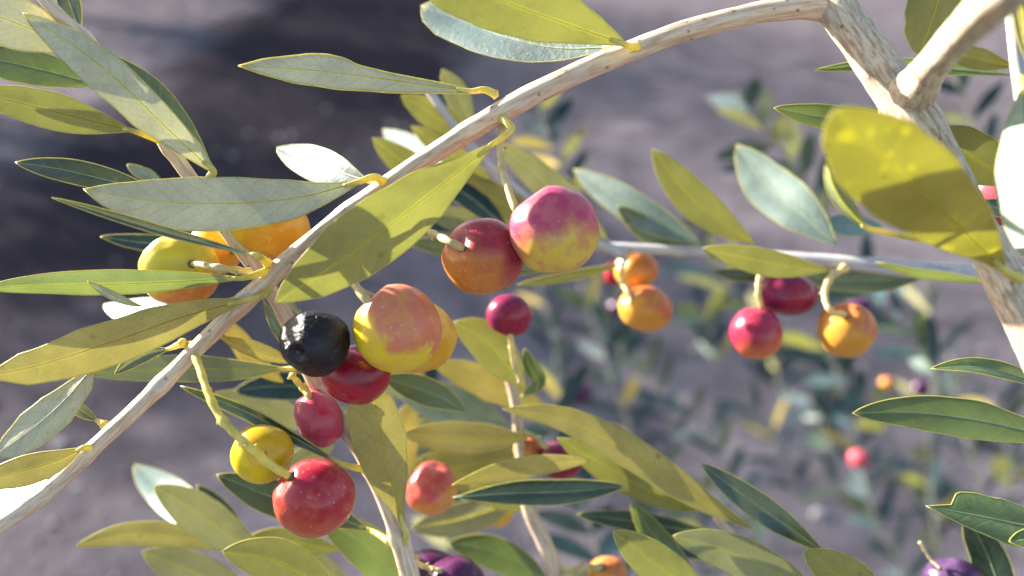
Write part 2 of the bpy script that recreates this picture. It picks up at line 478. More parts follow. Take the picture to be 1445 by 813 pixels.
def leaf(parent, pts, w, D=165, side='u', mat='leaf', roll=0.0, fold=8.0, curl=0.10, peak=0.50, tip=1.0, at=None,
         prof=None, detail=2, rib='rib', wave=0.03, rim=0.11, bow=0.0, name='leaf', label=None, stalkmat='stalk'):
    """pts: (px,py[,depth]) base -> tip along the midrib; w: apparent full width in px; roll: tilts the side facing the camera up/left.
    prof: optional [(t, half width on the upper/left side, half width on the other)] in px"""
    pp = [(p[0], p[1], p[2] if len(p) > 2 else D) for p in pts]
    nu = (34 if detail == 2 else 14 if detail == 1 else 8)
    nv = (11 if detail == 2 else 7 if detail == 1 else 3)
    s = catmull(pp, nu)
    S = [P(q[0], q[1], q[2]) for q in s]
    sd = (pts[0][0] * 0.017 + pts[0][1] * 0.031) % 50
    rolls = roll if isinstance(roll, (tuple, list)) else (roll, roll)
    V, UV, BK = [], [], []
    edge0, edge1 = [], []
    Ns = []
    ulen = 0.0
    base_n = None
    for i in range(nu):
        t = i / (nu - 1)
        if i: ulen += (S[i] - S[i-1]).length
        T = (S[min(i+1, nu-1)] - S[max(i-1, 0)]).normalized()
        v = (CAMP - S[i]).normalized()
        W = T.cross(v).normalized()
        # W points up, or left for an upright leaf
        key = W.dot(UP) - 0.8 * W.dot(RT)
        if base_n is None: base_n = 1 if key > 0 else -1
        W *= base_n
        N0 = (v - T * v.dot(T)).normalized()
        ro = R(rolls[0] + (rolls[1] - rolls[0]) * t)
        N = N0 * math.cos(ro) + W * math.sin(ro)
        Wd = W * math.cos(ro) - N0 * math.sin(ro)
        Ns.append(N)
        sc = s[i][2] / FPX / 1000 / max(0.25, math.cos(ro))
        if prof:
            ts = [q[0] for q in prof]
            hl = float(np.interp(t, ts, [q[1] for q in prof])) * sc
            hr = float(np.interp(t, ts, [q[2] for q in prof])) * sc
        else:
            hl = hr = w / 2 * profile(t, peak, tip) * sc
        hl *= 1 + wave * 2 * noise.noise(Vector((t * 6 + sd, 1.3, sd)))
        hr *= 1 + wave * 2 * noise.noise(Vector((t * 6 + sd, 7.3, sd)))
        ad = N if side == 't' else -N             # the upper (adaxial) normal
        hw = max((hl + hr) / 2, 1e-6)
        for k in range(nv):
            x = -1 + 2 * k / (nv - 1)
            h = hl if x > 0 else hr
            z = math.sin(R(fold)) * abs(x) * h - curl * (abs(x) ** 3) * h + bow * hw * (1 - x * x)
            z += wave * 0.9 * hw * noise.noise(Vector((t * 5 + sd, x * 1.2, 3.1))) * abs(x)
            V.append(S[i] + Wd * (x * h * math.cos(R(fold))) + ad * z)
            UV.append((ulen * 1000, x * h * 1000)); BK.append((t, x, 0))
        edge0.append(V[i * nv]); edge1.append(V[i * nv + nv - 1])
    F = []
    for i in range(nu - 1):
        for k in range(nv - 1):
            a, b, c, d = i*nv + k, i*nv + k + 1, (i+1)*nv + k + 1, (i+1)*nv + k
            F.append((a, b, c, d))
    # orient so the front is the upper face
    mid = (nu // 2) * nv + nv // 2
    a, b, c, d = F[(nu // 2) * (nv - 1) + nv // 2]
    fn = (V[b] - V[a]).cross(V[d] - V[a])
    want = Ns[nu // 2] if side == 't' else -Ns[nu // 2]
    if fn.dot(want) < 0: F = [f[::-1] for f in F]
    mb = MB()
    mb.add(V, F, 0, UV, BK)
    mats = [M[mat]]
    if detail >= 1 and rim:
        mats.append(M['rim'])
        loop = edge0 + edge1[::-1][1:]
        rr = [rim / 1000 * (0.45 if (i == 0 or i == len(loop) - 1) else 1) for i in range(len(loop))]
        tube(mb, loop, rr, 5, 1, True)
    lf = mb.build(name, mats, parent, S[0])
    if label: lf['label'] = label
    if detail >= 1:
        m2 = MB()
        tube(m2, [S[i] + (Ns[i] * (0.00006 if side == 'u' else 0.0)) for i in range(nu)],
             [(0.00013 * (1 - 0.6 * i / (nu - 1)) if side == 'u' else 0.00022 * (1 - 0.8 * i / (nu - 1))) for i in range(nu)], 6)
        m2.build('midrib', [M['palerib' if side == 't' else rib]], lf, S[0])
    if at is not None:
        # curved leaf stalk from twig to blade foot
        pa = at if isinstance(at, list) else [at]
        pa = [(p[0], p[1], p[2] if len(p) > 2 else D) for p in pa]
        q = pp[0]; q2 = s[2]
        path = pa + [(q[0], q[1], q[2]), (q2[0], q2[1], q2[2])]
        ss = catmull(path, 16)
        m3 = MB()
        tube(m3, [P(*z) for z in ss], [(0.00085 - 0.00045 * i / 15) * (1.25 if i == 0 else 1) for i in range(16)], 9)
        m3.build('petiole', [M[stalkmat]], lf, P(*path[0]))
    return lf


# ------------------------------------------------------------------ olives
_unit = {}


def unit_sphere(nseg=48, nring=32):
    vs, fs = [], []
    for i in range(nring + 1):
        th = math.pi * i / nring
        for k in range(nseg):
            ph = 2 * math.pi * k / nseg
            vs.append(Vector((math.sin(th) * math.cos(ph), math.cos(th), math.sin(th) * math.sin(ph))))
    for i in range(nring):
        for k in range(nseg):
            k2 = (k + 1) % nseg
            fs.append((i*nseg + k, i*nseg + k2, (i+1)*nseg + k2, (i+1)*nseg + k))
    return vs, fs


def olive(cx, cy, rx, ry, d, mat, label, rot=0.0, axis=None, lump=0.03, seed=None, stalk=None, scar=None, group='olives ripening on the branches',
          stalk_r=5.0, stalkmat='palestalk', wrinkle=0.0, pits=(), hi=False, shape=None, hitmark=False):
    """ellipsoid berry: centre px, radii px, depth of its centre; stalk: [(px,py,depth)...] from twig to berry; axis: stalk end direction in
    camera axes; scar: apex direction"""
    c = P(cx, cy, d)
    root = empty('olive', c, label, 'olive', group)
    seed = cx * 0.37 + cy * 0.11 if seed is None else seed
    vs, fs = unit_sphere(220, 150) if wrinkle else unit_sphere(96, 64) if hi else unit_sphere()
    k = d / FPX / 1000
    ax = Vector(axis).normalized() if axis else Vector((-0.3, 0.9, 0.1)).normalized()
    out = []
    for p in vs:
        r = 1 + lump * noise.noise(p * 1.3 + Vector((seed, 0, 0))) * 2 + lump * 0.35 * noise.noise(p * 3.1 + Vector((seed, 5, 0)))
        a = p.dot(ax)
        if a > 0.88: r -= 0.10 * ((a - 0.88) / 0.12) ** 1.5           # dimple at the stalk
        for (pd, dep, wid) in pits:
            q = p.dot(Vector(pd).normalized())
            x = math.acos(max(-1, min(1, q))) / wid
            r -= dep * math.exp(-x * x) - dep * 0.35 * math.exp(-((x - 1.5) ** 2) * 3)
        if wrinkle:
            q = p * 3.4 + Vector((seed, 2, 0)) + 0.5 * Vector(noise.noise_vector(p * 3))
            r -= wrinkle * 0.5 * (1 - abs(noise.noise(q)) * 2.6) * 0.6
            r -= wrinkle * 0.55 * (1 - abs(noise.noise(q * 2.6)) * 2.6) * 0.6
            r -= wrinkle * 0.30 * (1 - abs(noise.noise(q * 5.5)) * 2.6) * 0.6
            r += wrinkle * 0.5
        q = p * r
        if shape: q = shape(q)
        out.append(q)
    cr, sr = math.cos(R(rot)), math.sin(R(rot))
    mb = MB()
    mb.add(out, fs, 0)
    o = mb.build('fruit', [OM[mat]], root, c)
    o.location = (0, 0, 0)
    o.rotation_euler = (CAMM @ Matrix.Rotation(R(rot), 3, 'Z')).to_euler()
    o.scale = (rx * k, ry * k, (rx + ry) / 2 * k)
    # bring raw unit coordinates back (build() subtracted the origin)
    me = o.data
    me.vertices.foreach_set('co', np.array([tuple(q) for q in out], dtype=np.float32).ravel())
    me.update()
    if stalk:
        sp = [(p[0], p[1], p[2] if len(p) > 2 else d) for p in stalk]
        # seat the last point on the skin
        ex, ey, ed = sp[-1]
        ox, oy = (ex - cx) / rx, (ey - cy) / ry
        zz = math.sqrt(max(0.0, 1 - ox * ox - oy * oy)) * (rx + ry) / 2 * k * 1000
        sp[-1] = (ex, ey, d - zz * 0.95 if ed <= d else d + zz * 0.95)
        if len(sp) > 2 and zz > 1.5:
            sp[-2] = (sp[-2][0], sp[-2][1], min(sp[-2][2], sp[-1][2] + 2.5) if ed <= d else sp[-2][2])
        n = 8 * len(sp)
        ss = catmull(sp, n)
        w = [P(*q) for q in ss]
        w.append(w[-1].lerp(c, 0.12)); n += 1
        rr = []
        for i in range(n):
            t = i / (n - 1)
            r = stalk_r * 0.78 * d / FPX / 1000 * (1.0 + 0.16 * noise.noise(Vector((t * len(sp) * 2.2, seed, 0))) * 2)
            if t > 0.9: r *= 1 - 0.15 * (t - 0.9) / 0.1
            if t < 0.08: r *= 1 + 0.5 * (0.08 - t) / 0.08
            rr.append(r)
        m2 = MB()
        tube(m2, w, rr, 10, 0, True, 0.10, seed)
        # little scars of dropped flowers along the stalk
        for j in range(3):
            i = int(n * (0.25 + 0.2 * j))
            T = (w[min(i+1, n-1)] - w[i-1]).normalized()
            s_ = (T.orthogonal().normalized() if j % 2 else T.cross(T.orthogonal()).normalized())
            tube(m2, [w[i], w[i] + (s_ + T * 0.5) * rr[i] * 1.7], [rr[i] * 0.55, rr[i] * 0.35], 6)
        st = m2.build('stalk', [M[stalkmat]], root, w[0])
        m4 = MB()                                                     # dried brown ring where the stalk meets the fruit
        tube(m4, [w[-2].lerp(w[-3], 0.35), w[-2].lerp(w[-1], 0.5)], [rr[-1] * 1.12, rr[-1] * 1.35], 10, 0, True, 0.3, seed)
        m4.build('stalk_scar', [M['scar']], st, w[-2])
    if scar:
        sdv = Vector(scar).normalized()
        pz = CAMM @ Vector((sdv.x * rx * k, sdv.y * ry * k, sdv.z * (rx + ry) / 2 * k))
        nrm = (CAMM @ sdv).normalized()
        m3 = MB()
        tube(m3, [c + pz * 0.975, c + pz * 1.012], [rx * k * 0.055, rx * k * 0.03], 8)
        m3.build('scar', [M['scar']], root, c + pz)
    return root

# ================================================================== the ground
def ground_mat():
    m, nt, out = new_mat('dry soil')
    L = nt.links.new
    tc = nd(nt, 'ShaderNodeTexCoord')
    o = tc.outputs['Object']
    n1 = noisen(nt, o, 0.55, 5, 0.55, 0.4)
    n2 = noisen(nt, o, 5, 6, 0.6)
    n3 = noisen(nt, o, 38, 5, 0.65)
    c = mixc(nt, ramp(nt, n2, 0.34, 0.66), (0.100, 0.083, 0.091), (0.160, 0.136, 0.145))
    c = mixc(nt, mathn(nt, 'MULTIPLY', ramp(nt, n3, 0.56, 0.72), 0.35), c, (0.27, 0.24, 0.25))
    c = mixc(nt, mathn(nt, 'MULTIPLY', ramp(nt, n3, 0.44, 0.30), 0.5), c, (0.07, 0.058, 0.06))
    # shade of the neighbouring trees, painted into the soil colour as a dark oval
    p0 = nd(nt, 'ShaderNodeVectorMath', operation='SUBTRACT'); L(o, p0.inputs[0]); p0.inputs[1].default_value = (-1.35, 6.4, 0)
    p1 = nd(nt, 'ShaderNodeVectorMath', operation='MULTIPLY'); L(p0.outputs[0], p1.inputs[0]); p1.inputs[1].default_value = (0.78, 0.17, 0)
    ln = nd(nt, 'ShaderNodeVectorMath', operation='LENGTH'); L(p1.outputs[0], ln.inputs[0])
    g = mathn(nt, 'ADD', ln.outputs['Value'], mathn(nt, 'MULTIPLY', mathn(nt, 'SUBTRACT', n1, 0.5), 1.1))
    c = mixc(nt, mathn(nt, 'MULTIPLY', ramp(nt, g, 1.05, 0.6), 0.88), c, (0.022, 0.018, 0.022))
    b = nd(nt, 'ShaderNodeBump'); b.inputs['Strength'].default_value = 0.6; b.inputs['Distance'].default_value = 0.02
    L(mathn(nt, 'ADD', n3, mathn(nt, 'MULTIPLY', n2, 1.5)), b.inputs['Height'])
    p = nd(nt, 'ShaderNodeBsdfPrincipled')
    L(c, p.inputs['Base Color']); L(b.outputs[0], p.inputs['Normal'])
    p.inputs['Roughness'].default_value = 0.95
    p.inputs['Specular IOR Level'].default_value = 0.0
    L(p.outputs[0], out.inputs[0])
    return m


def build_ground():
    n = 150
    ax = [math.copysign(abs(u) ** 3.2 * 300, u) for u in np.linspace(-1, 1, n)]
    vs, fs = [], []
    for y in ax:
        for x in ax:
            X, Y = x + 0.0, y + 2.4
            z = 0.05 * noise.noise(Vector((X * 0.7, Y * 0.7, 0))) + 0.022 * noise.noise(Vector((X * 3.1, Y * 3.1, 4)))
            z += 0.012 * noise.noise(Vector((X * 9, Y * 9, 2)))
            vs.append(Vector((X, Y, z)))
    for i in range(n - 1):
        for j in range(n - 1):
            a = i * n + j
            fs.append((a, a + 1, a + n + 1, a + n))
    mb = MB(); mb.add(vs, fs)
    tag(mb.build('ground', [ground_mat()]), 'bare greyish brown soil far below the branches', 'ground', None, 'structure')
    # clods and stones lying on it
    m, nt, out = new_mat('stone')
    tc = nd(nt, 'ShaderNodeTexCoord')
    c = mixc(nt, noisen(nt, tc.outputs['Object'], 14, 4), (0.16, 0.135, 0.13), (0.32, 0.29, 0.28))
    p = nd(nt, 'ShaderNodeBsdfPrincipled'); nt.links.new(c, p.inputs['Base Color']); p.inputs['Roughness'].default_value = 0.9
    nt.links.new(p.outputs[0], out.inputs[0])
    mb = MB()
    rnd = random.Random(3)
    us, uf = unit_sphere(9, 6)
    for i in range(900):
        X = rnd.uniform(-2.6, 2.6); Y = rnd.uniform(0.9, 5.2)
        r = 0.004 + 0.012 * rnd.random() ** 4
        q = Vector((rnd.random() * 90, 0, 0))
        sx, sy, sz = rnd.uniform(.8, 1.4), rnd.uniform(.8, 1.4), rnd.uniform(.5, .8)
        z = 0.05 * noise.noise(Vector((X * 0.7, Y * 0.7, 0))) + 0.022 * noise.noise(Vector((X * 3.1, Y * 3.1, 4)))
        mb.add([Vector((X + p_.x * r * sx, Y + p_.y * r * sy, z + r * 0.2 + p_.z * r * sz)) * 1.0 +
                p_ * r * 0.35 * noise.noise(p_ * 1.7 + q) for p_ in us], uf)
    tag(mb.build('gravel', [m]), 'scattered pale stones and clods on the soil', 'gravel', None, 'stuff')


build_ground()


# ---------------------------------------------------------------- neighbouring olive trees whose crowns shade the soil
def olive_tree(x, y, h, rc, seed, label, nleaf=5200):
    rnd = random.Random(seed)
    root = empty('olive_tree', (x, y, 0), label, 'tree', 'olive trees of the grove')
    mb = MB()
    tr = [Vector((x + 0.06 * math.sin(i * 1.3 + seed), y + 0.06 * math.cos(i * 1.7 + seed), h * 0.45 * i / 8)) for i in range(9)]
    tube(mb, tr, [0.17 - 0.010 * i for i in range(9)], 14, 0, True, 0.25, seed)
    tips = []
    for k in range(9):
        a = k * 2.4 + seed
        s = tr[5 + k % 4]
        e = Vector((x + rc * 0.75 * math.cos(a) * rnd.uniform(.5, 1), y + rc * 0.75 * math.sin(a) * rnd.uniform(.5, 1), h * rnd.uniform(.62, .92)))
        mid = (s + e) / 2 + Vector((0, 0, 0.15))
        pts = [s, (s + mid) / 2, mid, (mid + e) / 2, e]
        tube(mb, pts, [0.06, 0.05, 0.038, 0.026, 0.012], 8, 0, True, 0.2, k)
        tips += [mid, (mid + e) / 2, e]
    mb.build('trunk', [M['bark']], root, (x, y, 0))
    mc = MB()
    for i in range(nleaf):
        b = rnd.choice(tips) + Vector((rnd.gauss(0, .26), rnd.gauss(0, .26), rnd.gauss(0, .22))) * rc
        d = Vector((rnd.gauss(0, 1), rnd.gauss(0, 1), rnd.gauss(0, 1))).normalized()
        s = d.orthogonal().normalized()
        ln, wd = rnd.uniform(.06, .09), rnd.uniform(.010, .015)
        mc.add([b, b + d * ln * .5 + s * wd, b + d * ln, b + d * ln * .5 - s * wd], [(0, 1, 2, 3)])
    mc.build('crown', [M['leaf']], root, (x, y, h * .7))


TREES = True
if TREES:
    olive_tree(-6.8, 6.75, 3.2, 1.35, 4, 'olive tree left beyond the branches, the nearest of three shading the soil', 8000)
    olive_tree(-7.0, 9.6, 3.3, 1.6, 9, 'olive tree left beyond the branches, the middle one of three shading the soil', 8000)
    olive_tree(-7.4, 12.0, 3.6, 2.0, 12, 'olive tree left beyond the branches, the farthest of three shading the soil', 8000)

# ================================================================== the sharp foreground
ROOTS = {}


def branch(key, name, x, y, d, label, cat, group=None):
    ROOTS[key] = empty(name, P(x, y, d), label, cat, group)
    return ROOTS[key]


# ---------------- main branch: thick limb on the right, side branch arching down to the left
B = branch('B', 'olive_branch', 1470, 500, 140, 'pale forked olive branch arching from the thick limb at right down to the lower left', 'branch',)
ptube('limb', [(1168, -70, 24, 156), (1178, 0, 26, 154), (1212, 56, 27, 152), (1256, 118, 30, 150), (1292, 172, 29, 148),
               (1332, 232, 25, 146), (1372, 305, 24, 143), (1412, 385, 26, 141), (1452, 462, 28, 139), (1490, 545, 28, 137)],
      M['bark'], B, 90, 28, 0.10, [(0.41, 0.16, 0.06)])
ptube('stub', [(1274, 158, 32, 154), (1285, 136, 30, 148), (1303, 109, 25, 139), (1345, 57, 24, 124), (1385, 17, 30, 113), (1440, -40, 40, 100)],
      M['bark'], B, 60, 26, 0.08, [(0.14, 0.14, 0.05)])
ptube('side_branch', [(1196, 12, 27, 155), (1160, 9, 21, 154.5), (1125, 10, 17, 154), (1050, 22, 15, 155), (960, 46, 15, 156), (880, 76, 15, 157), (800, 110, 15, 158),
                      (720, 151, 16, 159), (640, 199, 13.5, 160), (560, 251, 13, 160), (470, 318, 14.5, 161), (410, 366, 14, 161), (352, 419, 13, 161),
                      (290, 480, 12, 161), (200, 570, 11, 160), (130, 634, 11, 159), (60, 700, 11, 158), (-40, 768, 12, 157)],
      M['twig'], B, 190, 22, 0.09, [(0.385, 0.12, 0.012), (0.52, 0.10, 0.012), (0.655, 0.18, 0.012), (0.765, 0.18, 0.012), (0.865, 0.2, 0.01), (0.93, 0.18, 0.01)])

# leaves of the main branch
leaf(B, [(508, 256), (420, 279), (320, 287), (220, 284), (118, 267)], 78, 154, 'u', 'silver', (18, 40), fold=5, at=[(540, 256, 158), (528, 250, 156)], peak=0.52, tip=0.9, curl=0.06,
     prof=[(0, 2, 3), (.08, 7, 11), (.25, 26, 28), (.45, 38, 36), (.62, 40, 37), (.8, 30, 29), (.92, 15, 16), (1, 0, 0)])
leaf(B, [(692, 206, 152), (630, 256, 148), (545, 322, 146), (465, 378, 146), (388, 427, 147)], 88, 148, 'u', 'yellow', -14, fold=10, at=[(708, 166, 158), (722, 182, 154)], rib='rib', tip=0.85,
     prof=[(0, 3, 3), (.1, 12, 12), (.3, 40, 36), (.5, 50, 44), (.68, 48, 44), (.85, 30, 30), (.95, 14, 13), (1, 0, 0)])
leaf(B, [(664, 129), (560, 114), (450, 100), (337, 93)], 38, 160, 'u', 'silver', 38, fold=4, at=[(700, 134, 160), (684, 127, 160)], curl=0.02, rim=0.2,
     prof=[(0, 2, 3), (.1, 5, 7), (.35, 9, 17), (.5, 14, 20), (.56, 22, 21), (.64, 25, 20), (.72, 22, 19), (.76, 19, 18), (.9, 12, 9), (1, 0, 0)])
leaf(B, [(880, 62, 150), (800, 34, 147), (715, 4, 145), (620, -28, 144), (560, -46, 144)], 100, 147, 'u', 'yellow', -8, fold=6, at=[(908, 66, 157), (893, 66, 153)],
     prof=[(0, 4, 3), (.12, 22, 14), (.35, 48, 38), (.6, 56, 44), (.8, 38, 36), (1, 0, 0)], label='yellow leaf cut by the top of the picture')
leaf(B, [(868, 66, 158), (790, 68, 166), (720, 54, 174), (655, 30, 184), (594, 8, 192)], 62, 158, 't', 'waxy', (20, 30), fold=4, at=(905, 62, 158), curl=0.05, rib='brownrib',
     prof=[(0, 3, 3), (.15, 10, 10), (.4, 28, 26), (.65, 36, 34), (.85, 30, 30), (.95, 18, 18), (1, 0, 0)])
leaf(B, [(345, 392), (260, 397), (160, 401), (60, 403), (-30, 408)], 38, 156, 'u', 'green', -28, fold=22, at=(378, 382, 160), curl=0.12)
leaf(B, [(345, 424, 157), (262, 446, 154), (160, 482, 151), (60, 514, 150), (-25, 533, 150)], 62, 153, 'u', 'tan', -6, fold=7, at=[(382, 398, 161), (374, 416, 159)], rib='brownrib', curl=0.05,
     prof=[(0, 3, 3), (.12, 14, 14), (.35, 28, 30), (.6, 30, 34), (.85, 22, 24), (1, 0, 0)])
leaf(B, [(366, 362), (300, 346), (225, 326), (150, 303), (73, 279)], 15, 148, 't', 'silver', 30, fold=26, at=(378, 372, 160), rim=0.12)
leaf(B, [(520, 256, 163), (470, 240, 170), (425, 222, 178), (391, 208, 184)], 50, 166, 't', 'waxy', (-14, 30), fold=4, at=(545, 262, 161), curl=0.05)
leaf(B, [(240, 492), (210, 500), (185, 512), (162, 528)], 20, 164, 't', 'silver', 20, fold=18, at=(258, 484, 161))
leaf(B, [(118, 632), (75, 652), (20, 668), (-40, 685)], 42, 156, 'u', 'tan', 4, fold=10, at=(132, 632, 159))
leaf(B, [(70, 681, 161), (30, 698, 166), (-10, 716, 172), (-60, 735, 178)], 52, 163, 't', 'pale', (50, 60), fold=4, at=(86, 675, 160))
leaf(B, [(130, 520, 160), (96, 560, 155), (50, 602, 152), (-14, 648, 150)], 52, 154, 'u', 'silver', 34, fold=7, rib='palerib', at=(165, 500, 160), curl=0.04,
     prof=[(0, 2, 3), (.15, 14, 16), (.4, 26, 24), (.65, 26, 24), (.85, 16, 15), (1, 0, 0)])
leaf(B, [(138, 594), (118, 584), (104, 572), (92, 556)], 18, 164, 't', 'silver', 30, fold=20, at=(148, 600, 161), label='small shrivelled silvery leaf')
leaf(B, [(408, 520), (340, 522), (240, 520), (120, 527)], 38, 178, 'u', 'dark', -6, fold=8, at=(445, 515, 176))
leaf(B, [(308, 474), (335, 486), (370, 498), (412, 512)], 24, 170, 'u', 'tan', -20, fold=22, at=(296, 470, 162))
leaf(B, [(200, 432), (185, 428), (150, 412), (124, 397)], 12, 153, 'u', 'silver', 20, fold=20)
leaf(B, [(300, 430, 168), (240, 442, 176), (190, 436, 184), (146, 430, 192)], 44, 172, 't', 'pale', (40, 46), fold=4, at=(340, 422, 165))
# right side of the limb
leaf(B, [(1416, 380, 134), (1345, 312, 122), (1258, 236, 111), (1178, 155, 103)], 122, 126, 'u', 'blotchy', -10, fold=7, at=[(1438, 392, 137), (1428, 388, 136)], curl=0.05, rib='brownrib',
     prof=[(0, 4, 4), (.08, 18, 14), (.25, 44, 44), (.5, 62, 66), (.75, 60, 64), (.9, 36, 46), (.97, 16, 22), (1, 0, 0)], label='broad olive leaf mottled with bright yellow blotches')
leaf(B, [(1222, 322), (1192, 290), (1174, 258), (1166, 222)], 26, 132, 'u', 'green', -30, fold=20, at=[(1376, 325, 143), (1320, 338, 139)])
leaf(B, [(1428, 262), (1392, 236), (1355, 210), (1318, 184)], 70, 152, 'u', 'yellow', -8, fold=8, peak=0.5, tip=0.8, at=(1470, 290, 150))
leaf(B, [(1300, 168), (1230, 172), (1150, 164), (1092, 152)], 36, 172, 't', 'green', (24, 34), fold=10)
# ---------------- twig crossing behind the main branch
T = branch('T', 'olive_twig', 585, 860, 176, 'slim tan olive twig crossing behind the main branch from upper left to bottom middle', 'twig', 'olive twigs around the main branch')
ptube('stem', [(35, -35, 8, 150), (84, 22, 9, 152), (122, 56, 9, 155), (178, 118, 9, 159), (226, 190, 10, 163), (263, 243, 10, 166), (316, 318, 11, 169), (376, 400, 11, 171),
               (415, 470, 12, 173), (447, 542, 12, 174), (488, 605, 12, 175), (522, 655, 13, 175), (552, 725, 13, 175), (572, 790, 14, 176), (590, 860, 14, 176)],
      M['twig'], T, 150, 20, 0.08, [(0.115, 0.25, 0.012), (0.30, 0.2, 0.01), (0.80, 0.2, 0.01), (0.9, 0.2, 0.01)])
leaf(T, [(302, 243, 156), (235, 180, 150), (160, 108, 147), (95, 58, 146), (32, 18, 146)], 62, 150, 'u', 'silver', (-6, 14), fold=10, at=(282, 262, 165), curl=0.05,
     prof=[(0, 3, 2), (.12, 16, 12), (.35, 24, 30), (.6, 26, 33), (.8, 20, 24), (.93, 9, 11), (1, 0, 0)])
leaf(T, [(300, 240), (262, 188), (215, 128), (160, 78)], 34, 164, 't', 'dark', -40, fold=10, at=(285, 262, 166))
leaf(T, [(188, 185), (110, 166), (30, 146), (-50, 128)], 52, 154, 'u', 'yellow', -4, fold=9, at=[(236, 202, 164), (214, 194, 160)], rib='brownrib')
leaf(T, [(108, 74, 156), (50, 44, 152), (-10, 20, 150), (-70, -5, 150)], 72, 152, 'u', 'silver', 16, fold=8, at=(124, 70, 156))
leaf(T, [(145, 122), (80, 104), (10, 88), (-60, 74)], 50, 163, 't', 'green', (28, 36), fold=8, at=(178, 126, 160))
leaf(T, [(230, 274), (165, 258), (90, 240), (22, 229)], 36, 168, 't', 'dark', (24, 40), fold=10, at=(272, 262, 166))
leaf(T, [(112, 50), (104, 20), (92, -10), (74, -40)], 30, 157, 't', 'dark', (20, 40), fold=14, at=(120, 60, 156))
leaf(T, [(305, 345), (255, 345), (195, 342), (142, 334)], 24, 190, 't', 'blue', (10, 30), fold=14)
leaf(T, [(230, 262), (214, 252), (198, 244), (180, 232)], 18, 190, 't', 'pale', 40, fold=14)
leaf(T, [(476, 652), (420, 620), (345, 580), (255, 545)], 20, 166, 't', 'dark', -30, fold=24, at=[(514, 662, 174), (494, 658, 170)], rim=0.16)
leaf(T, [(568, 738, 172), (550, 668, 170), (534, 600, 170), (516, 530, 170)], 84, 170, 'u', 'tan', (-4, 8), fold=7, at=[(566, 775, 175), (573, 755, 173)], rib='rib',
     prof=[(0, 3, 3), (.1, 10, 8), (.3, 30, 24), (.55, 42, 34), (.8, 38, 30), (1, 0, 0)])
leaf(T, [(520, 748), (455, 722), (380, 700), (306, 670)], 52, 186, 't', 'dark', (8, 20), fold=10, at=[(550, 765, 176), (530, 752, 181)])
leaf(T, [(600, 860), (560, 815), (515, 770), (448, 728)], 60, 192, 't', 'green', (5, 12), fold=8)
leaf(T, [(300, 440), (330, 470), (360, 510), (400, 540)], 30, 192, 'u', 'tan', 10, fold=10)
leaf(T, [(372, 424), (384, 450), (398, 475), (412, 500)], 14, 176, 't', 'pale', (45, 45), fold=14)

# ---------------- olives on the main branch and twig
OM = {}
OM['black'] = olive_mat('overripe skin', (0.003, 0.0025, 0.005), (0.009, 0.005, 0.006), None, (0, 0, 1), rough=0.30, speck=0.0, bloom=0.02, sub=0.0, wrinkle=0.22)
OM['crimson'] = olive_mat('crimson skin', (0.16, 0.008, 0.022), (0.30, 0.018, 0.030), (0.09, 0.006, 0.025), (0, -1, 0), rough=0.24, speck=0.3, bloom=0.05, seed=1)
OM['pinkyellow'] = olive_mat('turning skin pink over yellow', (0.58, 0.43, 0.025), (0.50, 0.17, 0.10), (0.55, 0.30, 0.07), (0.35, 0.7, 0.1), off=-0.02, amp=1.1, soft=0.20, camt=0.4, rough=0.33, speck=0.75, bloom=0.05, seed=3)
OM['orange'] = olive_mat('orange skin', (0.50, 0.25, 0.035), (0.42, 0.14, 0.045), (0.52, 0.32, 0.06), (0.3, 0.6, 0), off=-0.1, amp=1.1, rough=0.32, speck=0.4, bloom=0.08, seed=5)
OM['amber'] = olive_mat('amber skin', (0.55, 0.40, 0.02), (0.52, 0.27, 0.02), (0.56, 0.42, 0.05), (0.4, -0.6, 0), rough=0.32, speck=0.3, bloom=0.05, seed=17)
OM['roseorange'] = olive_mat('rose and orange skin', (0.48, 0.24, 0.05), (0.40, 0.07, 0.06), (0.46, 0.20, 0.08), (-0.4, 0.7, 0), off=0.05, amp=1.2, rough=0.3, speck=0.3, bloom=0.15, seed=19)
OM['redorange'] = olive_mat('red over orange skin', (0.46, 0.19, 0.035), (0.24, 0.022, 0.040), (0.34, 0.07, 0.03), (0.55, 0.8, 0), off=0.05, amp=0.8, soft=0.5, rough=0.3, speck=0.55, bloom=0.10, seed=8)
OM['mauve'] = olive_mat('mauve over yellow skin', (0.54, 0.40, 0.07), (0.36, 0.048, 0.105), (0.44, 0.13, 0.11), (-0.5, 0.75, 0), off=0.20, amp=1.0, soft=0.45, camt=0.5, rough=0.34, speck=0.45, bloom=0.14, seed=2.2)
OM['yellow'] = olive_mat('yellow skin', (0.55, 0.44, 0.015), (0.46, 0.32, 0.012), (0.50, 0.34, 0.02), (0.3, 0.6, 0.2), rough=0.26, speck=0.2, bloom=0.02, seed=4)
OM['yellowrose'] = olive_mat('yellow skin flushed rose', (0.42, 0.17, 0.06), (0.57, 0.46, 0.05), (0.52, 0.36, 0.06), (-0.45, 0.8, 0), off=0.42, amp=0.8, rough=0.3, speck=0.3, bloom=0.08, seed=6)
OM['rosered'] = olive_mat('rose red skin', (0.38, 0.085, 0.035), (0.30, 0.020, 0.040), (0.42, 0.12, 0.05), (0.1, 1.0, 0), off=0.18, amp=1.0, soft=0.6, rough=0.22, speck=0.5, bloom=0.06, seed=9)
OM['pink'] = olive_mat('pink skin', (0.34, 0.03, 0.06), (0.36, 0.07, 0.09), (0.28, 0.02, 0.05), (-0.5, 0.8, 0), rough=0.24, speck=0.3, bloom=0.18, seed=11)
OM['plum'] = olive_mat('plum red skin', (0.20, 0.012, 0.035), (0.14, 0.014, 0.060), (0.26, 0.02, 0.03), (-0.6, 0.6, 0), rough=0.22, speck=0.2, bloom=0.06, seed=12)
